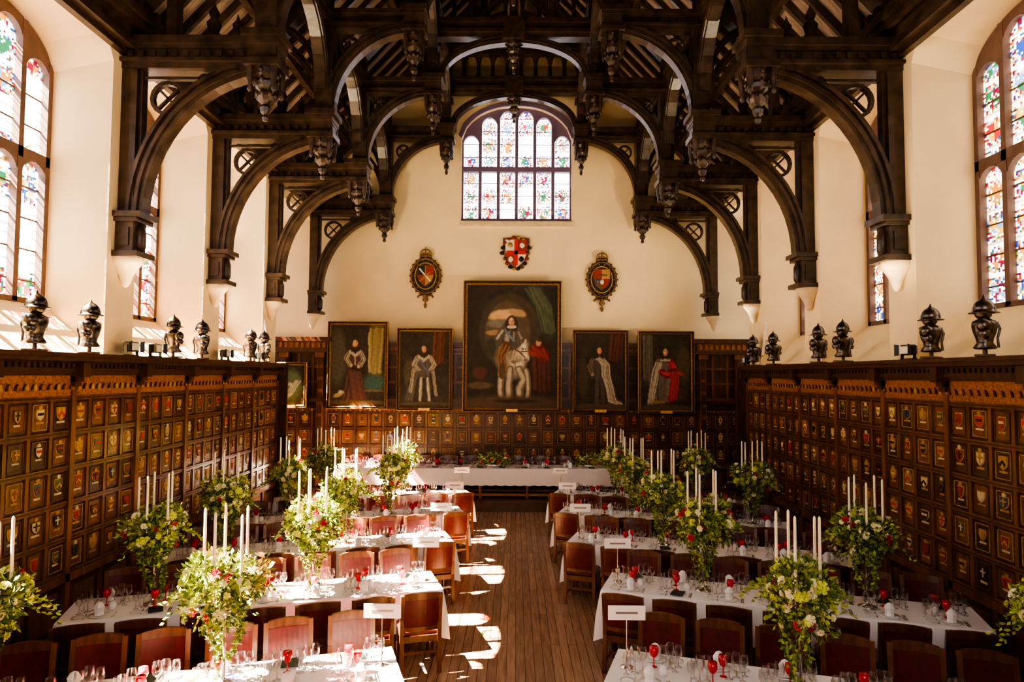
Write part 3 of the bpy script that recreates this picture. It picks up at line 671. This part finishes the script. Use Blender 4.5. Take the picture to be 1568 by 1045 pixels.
mb.ext([(xc,zc+h*.5),(xc+w*.5,zc+h*.5),(xc+w*.5,zc+.03),(xc,zc+.03)],P,.08,.09,7); mb.ext([(xc-w*.5,zc+.03),(xc,zc+.03),(xc,zc-h*.5),(xc-w*.38,zc-h*.25)],P,.08,.09,7)
mb.box(xc-.05,xc+.05,D-.12,D-.08,zc-h*.42,zc+h*.48,2); mb.box(xc-w*.46,xc+w*.46,D-.12,D-.08,zc-.02,zc+.08,2)
for a,b,c in ((-.17,.24,6),(.17,.24,3),(-.15,-.16,3),(.15,-.16,0)): mb.lathe([(0,-.09),(.06,-.05),(.08,0),(.05,.06),(0,.09)],P(xc+a,.09,zc+b),7,c,sy=.4)
mb.obj('armorial_shield',AM)

# ================================================================= ARMOUR ON LEDGES
mb=MB()
mb.cbox(-.16,.16,-.12,.12,0,.03,.008,1); mb.lathe([(.03,.03),(.03,.12)],(0,0,0),8,1)
mb.lathe([(.0,.10),(.17,.10),(.20,.12),(.135,.19),(.15,.25),(.19,.33),(.215,.41),(.21,.47),(.14,.51),(.08,.53),(.065,.56),(0,.56)],(0,0,0),18,0,sy=.72)
mb.tube([(.0,-.155,.12),(0,-.145,.25),(0,-.175,.38),(0,-.14,.47)],.018,6,0)
for sg in (-1,1):
    mb.lathe([(0,-.10),(.05,-.09),(.08,-.02),(.075,.04),(.04,.08),(0,.09)],(sg*.205,0,.42),10,0,sy=1.1)
    mb.lathe([(.06,-.16),(.085,-.10),(.06,-.07)],(sg*.21,0,.42),10,0)
    mb.tube([(sg*.10,-.13,.47),(sg*.12,0,.52),(sg*.10,.13,.47)],.015,5,0)
mb.lathe([(.12,.60),(.165,.595),(.17,.605),(.112,.625),(.115,.66),(.108,.71),(.08,.755),(.04,.785),(.015,.82),(.008,.85),(0,.86)],(0,0,0),16,0,sy=1.12)
mb.lathe([(.075,.53),(.10,.56),(.105,.60)],(0,.01,0),14,0)
A=[(a*.12,.62+.16*math.sin(t)) for a,t in ((math.cos(t),t) for t in np.linspace(0,math.pi,11))]; B=[(y*1.2,.62+(z-.62)*1.16) for y,z in A]
mb.band(A,B,PYZ,-.008,.008)
am=mb.mesh('suit_of_armour_bust',[STEEL,mat('stand_wood',(.10,.05,.03),.5)])
for sg,ys in ((-1,(7.75,8.75,10.9,11.9,14.1,14.85)),(1,(7.75,8.75,11.1,12.0,14.1,15.3))):
    for y in ys: inst('armour_bust',am,(sg*5.40,y,3.642),sg*random.uniform(.5,1.3),scale=(.82,.82,.82))
for sg,y in ((-1,15.2),(1,14.9)):
    mb=MB(); mb.beam((sg*5.40,y-.1,3.66),(sg*5.585,y+.1,4.6),.05,.012,0); mb.beam((sg*5.42,y-.17,3.85),(sg*5.42,y+.05,3.80),.03,.02,1); mb.obj('sword',[SILVER,GOLD])
fl=MB(); fl.cbox(-.13,.13,-.05,.05,.06,.20,.015,0); fl.box(-.11,.11,.05,.054,.08,.18,1); fl.box(-.15,-.14,-.02,.02,0,.16,0); fl.box(.14,.15,-.02,.02,0,.16,0); fl.box(-.15,.15,-.03,.03,0,.015,0)
for sx in (-1,1): fl.hexa([(sx*.13,.05,.06),(sx*.16,.10,.05),(sx*.16,.10,.21),(sx*.13,.05,.20),(sx*.135,.05,.06),(sx*.165,.10,.05),(sx*.165,.10,.21),(sx*.135,.05,.20)],0)
flm=fl.mesh('floodlight',[BLACK,mat('lamp_lens',(.8,.75,.6),.1)])
for sg,ys in ((-1,(9.75,10.4,12.9,14.5)),(1,(9.3,15.8))):
    for y in ys:
        o=inst('floodlight',flm,(sg*5.42,y,3.642)); o.rotation_euler=(0,0,math.radians(90*sg))

# ================================================================= CHAIR
mb=MB()
for sx in (-1,1):
    mb.hexa([(sx*.20-.018,.19,0),(sx*.20+.018,.19,0),(sx*.20+.018,.225,0),(sx*.20-.018,.225,0),(sx*.20-.024,.18,.42),(sx*.20+.024,.18,.42),(sx*.20+.024,.23,.42),(sx*.20-.024,.23,.42)],0)
    pts=[(-.24,0),(-.20,.42),(-.215,.62),(-.27,.90)]
    for a,b in zip(pts[:-1],pts[1:]): mb.beam((sx*.215,a[0],a[1]),(sx*.215,b[0],b[1]),.046,.046,0)
    mb.box(sx*.2-.012,sx*.2+.012,-.21,.2,.14,.17,0); mb.box(sx*.2-.015,sx*.2+.015,-.2,.2,.36,.42,0)
mb.box(-.2,.2,-.01,.015,.14,.165,0); mb.box(-.2,.2,.19,.215,.35,.42,0); mb.box(-.2,.2,-.215,-.19,.35,.42,0); mb.box(-.2,.2,-.225,-.2,.22,.25,0)
mb.cbox(-.23,.23,-.19,.24,.41,.485,.025,1)
n=8
for (za,zb,d,mi) in ((.845,.91,.034,0),(.48,.53,.026,0),(.53,.845,.042,1)):
    for k in range(n):
        xa=-.20+.40*k/n; xb=-.20+.40*(k+1)/n
        bow=lambda x:-.025*(1-(x/.2)**2)
        top=lambda x,z:z+(.02*(1-(x/.2)**2) if z>.9 else 0)
        yb=lambda z:(-.207 if z<.6 else -.207-(z-.6)*.21)
        q=[]
        for z in (za,zb):
            q+=[(xa,yb(z)+bow(xa)-d/2,top(xa,z)),(xb,yb(z)+bow(xb)-d/2,top(xb,z)),(xb,yb(z)+bow(xb)+d/2,top(xb,z)),(xa,yb(z)+bow(xa)+d/2,top(xa,z))]
        mb.hexa(q,mi)
chm=mb.mesh('dining_chair',[CHW,LEATH])

# ================================================================= TABLE
L=4.15; W=.80; TZ=.755
def tablecloth(L,W,z,drop,seed=1):
    mb=MB(); rs=random.Random(seed)
    loop=[]; st=.05
    def seg(p,q):
        n=max(1,int(math.dist(p,q)/st))
        for k in range(n): loop.append((p[0]+(q[0]-p[0])*k/n,p[1]+(q[1]-p[1])*k/n))
    a,b=L/2,W/2
    seg((-a,-b),(a,-b)); seg((a,-b),(a,b)); seg((a,b),(-a,b)); seg((-a,b),(-a,-b))
    n=len(loop); v=[];f=[]
    ds=[0,.012,.06,.2,drop*.65,drop]
    ph=[rs.uniform(0,6) for _ in range(4)]
    for d in ds:
        for i,(x,y) in enumerate(loop):
            nx=(1 if x>=a-1e-6 else -1 if x<=-a+1e-6 else 0); ny=(1 if y>=b-1e-6 else -1 if y<=-b+1e-6 else 0)
            s=i*.05; wv=(.5+.5*math.sin(s*11+ph[0]))*.02+(.5+.5*math.sin(s*6.1+ph[1]))*.02
            o=0.004+ (wv+.01)*(d/drop)**.8
            if nx or ny:
                dc=math.hypot(abs(x)-a,abs(y)-b); o+=.05*math.exp(-dc*12)*(d/drop)
            v.append((x+nx*o,y+ny*o,z-d))
    for k in range(len(ds)-1):
        for i in range(n): j=(i+1)%n; f.append((k*n+i,k*n+j,(k+1)*n+j,(k+1)*n+i))
    f.append(tuple(range(n-1,-1,-1)))
    for i,(x,y) in enumerate(loop):
        dc=math.hypot(abs(x)-a,abs(y)-b); idx=(len(ds)-1)*n+i
        vx,vy,vz=v[idx]; v[idx]=(vx,vy,vz-.14*math.exp(-dc*7)+.01*math.sin(i*1.3))
    mb.add(v,f,0,False)
    for i in range(len(mb.S)-1): mb.S[i]=True
    return mb
cm=tablecloth(L,W,TZ,.46).mesh('tablecloth',[CLOTH])
mb=MB(); mb.box(-L/2+.01,L/2-.01,-W/2+.01,W/2-.01,.70,.75)
mb.box(-L/2+.1,L/2-.1,-.3,-.27,.6,.7); mb.box(-L/2+.1,L/2-.1,.27,.3,.6,.7)
for x in (-L/2+.15,-.4,L/2-.15):
    for y in (-.29,.29): mb.lathe([(.03,0),(.035,.05),(.025,.1),(.04,.4),(.045,.7)],(x,y,0),8)
ttm=mb.mesh('table_frame',[CHW])
GLP=[(.036,0),(.034,.004),(.006,.010),(.0045,.09),(.012,.10),(.036,.125),(.043,.16),(.039,.195),(.034,.22)]
def settings(L,seed,n,y=.26,both=True):
    rs=random.Random(seed); G=MB();R=MB();Pl=MB();N=MB();C=MB()
    sides=(-1,1) if both else (-1,)
    for k in range(n):
        x0=-L/2+.36+k*(L-.72)/(n-1)
        for sd in sides:
            x=x0+rs.uniform(-.02,.02); yy=sd*y
            Pl.lathe([(0,.003),(.07,.004),(.105,.012),(.107,.014),(.07,.008),(0,.007)],(x,yy,TZ),18,0)
            Pl.lathe([(0,.003),(.05,.004),(.066,.010),(.05,.008),(0,.007)],(x-.19*sd*-1,yy+.02*sd,TZ),14,0)
            for (dx,dy,sc_) in ((.15,-.16,1),(.22,-.11,.85),(.09,-.21,1.0),(.20,-.22,.8)):
                c=(x+dx*sd,yy+dy*sd,TZ+.002); s=sc_*rs.uniform(.95,1.08)
                G.lathe([(r*s,z*s) for r,z in GLP],c,10,0)
            if rs.random()<.6:
                c=(x+rs.uniform(-.08,.04),yy-sd*.17,TZ+.002)
                R.lathe([(.032,0),(.03,.004),(.006,.012),(.005,.08),(.03,.10),(.042,.13),(.038,.185),(.0,.18)],c,10,0)
            if rs.random()<.45:
                a=rs.uniform(-.2,.2); ca,sa=math.cos(a),math.sin(a)
                q=[(x+dx*ca-dy*sa,yy+dx*sa+dy*ca) for dx,dy in ((-.075,-.10),(.075,-.10),(.075,.10),(-.075,.10))]
                C.hexa([(p[0],p[1],TZ+.014) for p in q]+[(p[0],p[1],TZ+.02) for p in q],0)
            else:
                N.lathe([(.05,.012),(.045,.05),(.055,.10),(.03,.14),(.0,.155)],(x,yy,TZ),8,0,False)
            for dx in (-.135,.135,.155): C.box(x+dx-.006,x+dx+.006,yy-.09,yy+.09,TZ+.001,TZ+.006,1)
            if rs.random()<.5: N.lathe([(.0,.001),(.035,.004),(.042,.05),(.03,.075),(.03,.09),(0,.092)],(x-.09*sd,yy-sd*.19,TZ),10,0)
    return (G.mesh('wine_glasses',[CLEAR]),R.mesh('red_goblets',[REDG]),Pl.mesh('plates',[PORC]),N.mesh('folded_napkins',[CLOTH]),C.mesh('menus_and_cutlery',[CARD,SILVER]))
SETS=[settings(L,s,7) for s in (1,2)]
mb=MB(); mb.lathe([(0,0),(.06,0),(.06,.008),(.01,.02),(.006,.03),(.006,.44)],(0,0,0),10,0); mb.cbox(-.17,.17,-.006,.006,.42,.55,.003,1)
mb.box(-.10,.10,-.0075,-.006,.475,.495,2)
sgm=mb.mesh('table_name_sign',[SILVER,SIGN,mat('sign_ink',(.25,.2,.18),.6)])
# ================================================================= FLOWERS
def floral(seed):
    rs=random.Random(seed); mb=MB()
    mb.lathe([(0,0),(.10,0),(.10,.012),(.03,.03),(.015,.06),(.012,.3),(.022,.33),(.012,.36),(.012,.55),(.05,.60),(.07,.66),(0,.66)],(0,0,0),12,5)
    cz=.84
    def leaf(p,d,l,w,mi):
        d=d.normalized(); s=d.cross(Vector((rs.uniform(-1,1),rs.uniform(-1,1),rs.uniform(-1,1)))).normalized(); nn=d.cross(s)
        a=p; b=p+d*l*.5+s*w/2+nn*w*.15; c=p+d*l; e=p+d*l*.5-s*w/2+nn*w*.15
        mb.add([a,b,c,e],[(0,1,2),(0,2,3)],mi)
    def rnd():
        while True:
            v=Vector((rs.uniform(-1,1),rs.uniform(-1,1),rs.uniform(-1,1)))
            if .1<v.length<1: return v
    lobes=[(Vector((rs.uniform(-.19,.19),rs.uniform(-.19,.19),cz+rs.uniform(-.15,.14))),rs.uniform(.12,.20)) for _ in range(9)]+[(Vector((0,0,cz)),.24),(Vector((0,0,cz-.22)),.16)]
    for k in range(1800):
        c,r=rs.choice(lobes); u=rnd().normalized(); p=c+u*r*rs.uniform(.6,1.08)
        leaf(p,u+rnd()*.9,rs.uniform(.035,.08),rs.uniform(.022,.042),0 if rs.random()<.5 else 1)
    for k in range(30):
        u=rnd().normalized(); u.z=abs(u.z)*.6-.2; p=Vector((0,0,cz))+u*.25; g=u*.035
        for j in range(7):
            g=g+Vector((0,0,-.004)); p=p+g
            leaf(p,u+rnd(),.05,.025,1 if rs.random()<.6 else 0); leaf(p,u+rnd(),.05,.025,1)
    def flower(p,u,r,mi):
        a=u.orthogonal().normalized(); b=u.cross(a)
        for ring,(rr,hh,n) in enumerate(((1.0,.0,6),(.7,.35,5),(.4,.55,4))):
            for i in range(n):
                t=2*math.pi*(i+ring*.5)/n; dd=a*math.cos(t)+b*math.sin(t); sd=-a*math.sin(t)+b*math.cos(t)
                p0=p+u*r*(hh-.25)+dd*r*rr*.2
                mb.add([p0-sd*r*.25,p0+sd*r*.25,p0+dd*r*rr*.8+sd*r*.42*rr+u*r*.35,p0+dd*r*rr*.95+u*r*.2,p0+dd*r*rr*.8-sd*r*.42*rr+u*r*.35],[(0,1,2,3,4)],mi)
    for k in range(135):
        c,r=rs.choice(lobes); u=rnd().normalized()
        if u.z<-.6: continue
        mi=rs.choices([2,3,4],[.40,.48,.10])[0]
        flower(c+u*r*1.03,(u+Vector((0,0,.15))).normalized(),rs.uniform(.028,.052) if mi!=4 else .038,mi)
    for k in range(10):
        a0=rs.uniform(0,6.28); ln=rs.uniform(.25,.68); n=int(ln/.02)
        for j in range(n):
            t=j/n; rr=.14*(1-t)**.6+.035
            p=Vector((rr*math.cos(a0+t*2),rr*math.sin(a0+t*2),cz-.15-t*ln))
            for _ in range(2): leaf(p,rnd(),rs.uniform(.035,.06),.03,0 if rs.random()<.4 else 1)
    m=5
    for k in range(m):
        a=2*math.pi*k/m+.4; R=.18; x,y=R*math.cos(a),R*math.sin(a); h=rs.uniform(0,.06)
        mb.lathe([(.012,cz-.1),(.028,cz+.08),(.03,cz+.12),(.0,cz+.12)],(x,y,0),8,5)
        mb.lathe([(.0145,cz+.1),(.012,cz+.58+h),(.004,cz+.595+h),(0,cz+.597+h)],(x,y,0),8,6)
        mb.lathe([(.0015,cz+.59+h),(.0015,cz+.61+h)],(x,y,0),4,7)
    return mb.mesh('floral_centrepiece',[LEAF1,LEAF2,FLW,FLY,FLR,SILVER,CAND,BLACK])
FLM=[floral(s) for s in (3,4,5)]

ANG=math.radians(18); ca,sa=math.cos(ANG),math.sin(ANG)
rowsR=[(.98,6.38),(1.28,8.95),(1.02,11.3),(.98,13.5),(.98,15.6)]
rowsL=[(-.98,6.38),(-.92,8.95),(-.98,11.3),(-.95,13.5),(-.98,15.6)]
flow={(1,0):(2.5,4.25),(1,1):(2.42,4.15),(1,2):(2.42,),(1,3):(2.35,4.35),(1,4):(2.3,3.95),
      (-1,0):(2.38,4.05),(-1,1):(2.38,4.05),(-1,2):(2.55,4.2),(-1,3):(2.25,4.0),(-1,4):(2.4,3.95)}
fi=0
for sg,rows in ((1,rowsR),(-1,rowsL)):
    for ri,(ex,ey) in enumerate(rows):
        ax=Vector((sg*ca,-sa,0)); pv=Vector((sg*sa,ca,0))
        c=Vector((ex,ey,0))+ax*(L/2)
        rz=-sg*ANG
        t=empty('dining_table',c,rz)
        inst('tablecloth',cm,parent=t); inst('frame',ttm,parent=t)
        S=SETS[(ri+(sg>0))%2]
        for nm,me in zip(('wine_glasses','red_goblets','dinner_plates','folded_napkins','menus_and_cutlery'),S): inst(nm,me,c+Vector((0,0,0)),rz)
        for k in range(7):
            off=-L/2+.36+k*(L-.72)/6
            for side in (-1,1):
                if ri==4 and side==1: continue
                o=c+ax*off+pv*(side*(.72+random.uniform(0,.05)))+ax*random.uniform(-.02,.02)
                inst('dining_chair',chm,o,rz+(0 if side<0 else math.pi)+random.uniform(-.05,.05))
        for X in flow[(sg,ri)]:
            s=(X-abs(ex))/ca; p=Vector((ex,ey,0))+ax*s; p.z=TZ+.002
            inst('floral_centrepiece',FLM[fi%3],p,fi*1.3); fi+=1
        p=Vector((ex,ey,0))+ax*.14; p.z=TZ+.002; inst('table_name_sign',sgm,p,0)

HL=7.6
hc=tablecloth(HL,.85,TZ,.42,5).mesh('tablecloth',[CLOTH])
t=empty('high_table',(-.8,17.9,DZ)); inst('tablecloth',hc,parent=t)
mb=MB(); mb.box(-HL/2+.01,HL/2-.01,-.41,.41,.70,.75)
for k in range(7):
    x=-HL/2+.2+k*(HL-.4)/6
    for y in (-.33,.33): mb.lathe([(.04,0),(.05,.06),(.03,.12),(.05,.4),(.045,.7)],(x,y,0),8)
    mb.box(x-.03,x+.03,-.3,.3,.08,.13)
mb.box(-HL/2+.2,HL/2-.2,-.36,-.30,.06,.12); mb.box(-HL/2+.2,HL/2-.2,.30,.36,.06,.12)
mb.obj('frame',[mat('trestle_oak',(.30,.13,.05),.4,var=.3)],parent=t)
HS=settings(HL,9,13,both=True)
for nm,me in zip(('wine_glasses','red_goblets','dinner_plates','folded_napkins','menus_and_cutlery'),HS): inst(nm,me,(-.8,17.9,DZ))
for k in range(12): inst('dining_chair',chm,(-.8-HL/2+.4+k*.62,18.64,DZ),math.pi+random.uniform(-.04,.04))
def lowflor(seed):
    rs=random.Random(seed); mb=MB(); mb.lathe([(0,0),(.12,0),(.14,.05),(.12,.06)],(0,0,0),12,5,sx=1.6)
    for k in range(520):
        u=Vector((rs.gauss(0,.17),rs.gauss(0,.07),abs(rs.gauss(.08,.07))+.02)); d=Vector((rs.uniform(-1,1),rs.uniform(-1,1),rs.uniform(-.2,1))).normalized(); s=d.orthogonal().normalized()*.016
        mb.add([u,u+d*.03+s,u+d*.06,u+d*.03-s],[(0,1,2,3)],rs.choice([0,1]))
    for k in range(30):
        u=Vector((rs.gauss(0,.14),rs.gauss(0,.06),rs.uniform(.07,.2))); mb.lathe([(0,-.02),(.03,-.01),(.035,.01),(.02,.025),(0,.02)],u,7,rs.choice([2,2,3,4]))
    return mb.mesh('low_floral_arrangement',[LEAF1,LEAF2,FLW,FLY,FLR,SILVER])
lf=lowflor(1)
for x in (-.45,2.1): inst('low_floral_arrangement',lf,(x,17.83,DZ+TZ+.002),scale=(1.3,1.2,1.4))

# ================================================================= LIGHT
w=bpy.data.worlds.new('sky'); sc.world=w; w.use_nodes=True
bg=w.node_tree.nodes['Background']; bg.inputs[0].default_value=(.94,.95,1.0,1); bg.inputs[1].default_value=2.6
sun=bpy.data.lights.new('sun','SUN'); sun.energy=330; sun.angle=.007; sun.color=(1,.84,.60)
so=bpy.data.objects.new('sun',sun); coll.objects.link(so)
so.rotation_euler=Vector((1,.10,-1.22)).to_track_quat('-Z','Y').to_euler(); so.location=(-15,5,20)
for sg,ys in ((-1,(9.75,12.9,14.5)),(1,(9.3,15.8))):
    for y in ys:
        l=bpy.data.lights.new('floodlight_lamp','SPOT'); l.energy=480; l.spot_size=2.3; l.spot_blend=1; l.color=(1,.80,.52); l.shadow_soft_size=.1
        o=bpy.data.objects.new('floodlight_lamp',l); coll.objects.link(o); o.location=(sg*5.25,y,3.87)
        o.rotation_euler=Vector((-sg*1,.15,1.2)).to_track_quat('-Z','Y').to_euler()

# ================================================================= CAMERA
cam=bpy.data.cameras.new('camera'); cam.lens=24; cam.sensor_width=36; cam.clip_end=200
co=bpy.data.objects.new('camera',cam); coll.objects.link(co)
co.matrix_world=Matrix.Translation((.09,0,H))@Matrix.Rotation(math.radians(.33),4,'Z')@Matrix.Rotation(math.radians(92.85),4,'X')@Matrix.Rotation(math.radians(.35),4,'Z')
sc.camera=co
sc.view_settings.view_transform='AgX'
try: sc.view_settings.look='AgX - High Contrast'
except Exception as ex: print(ex)
sc.view_settings.exposure=.38
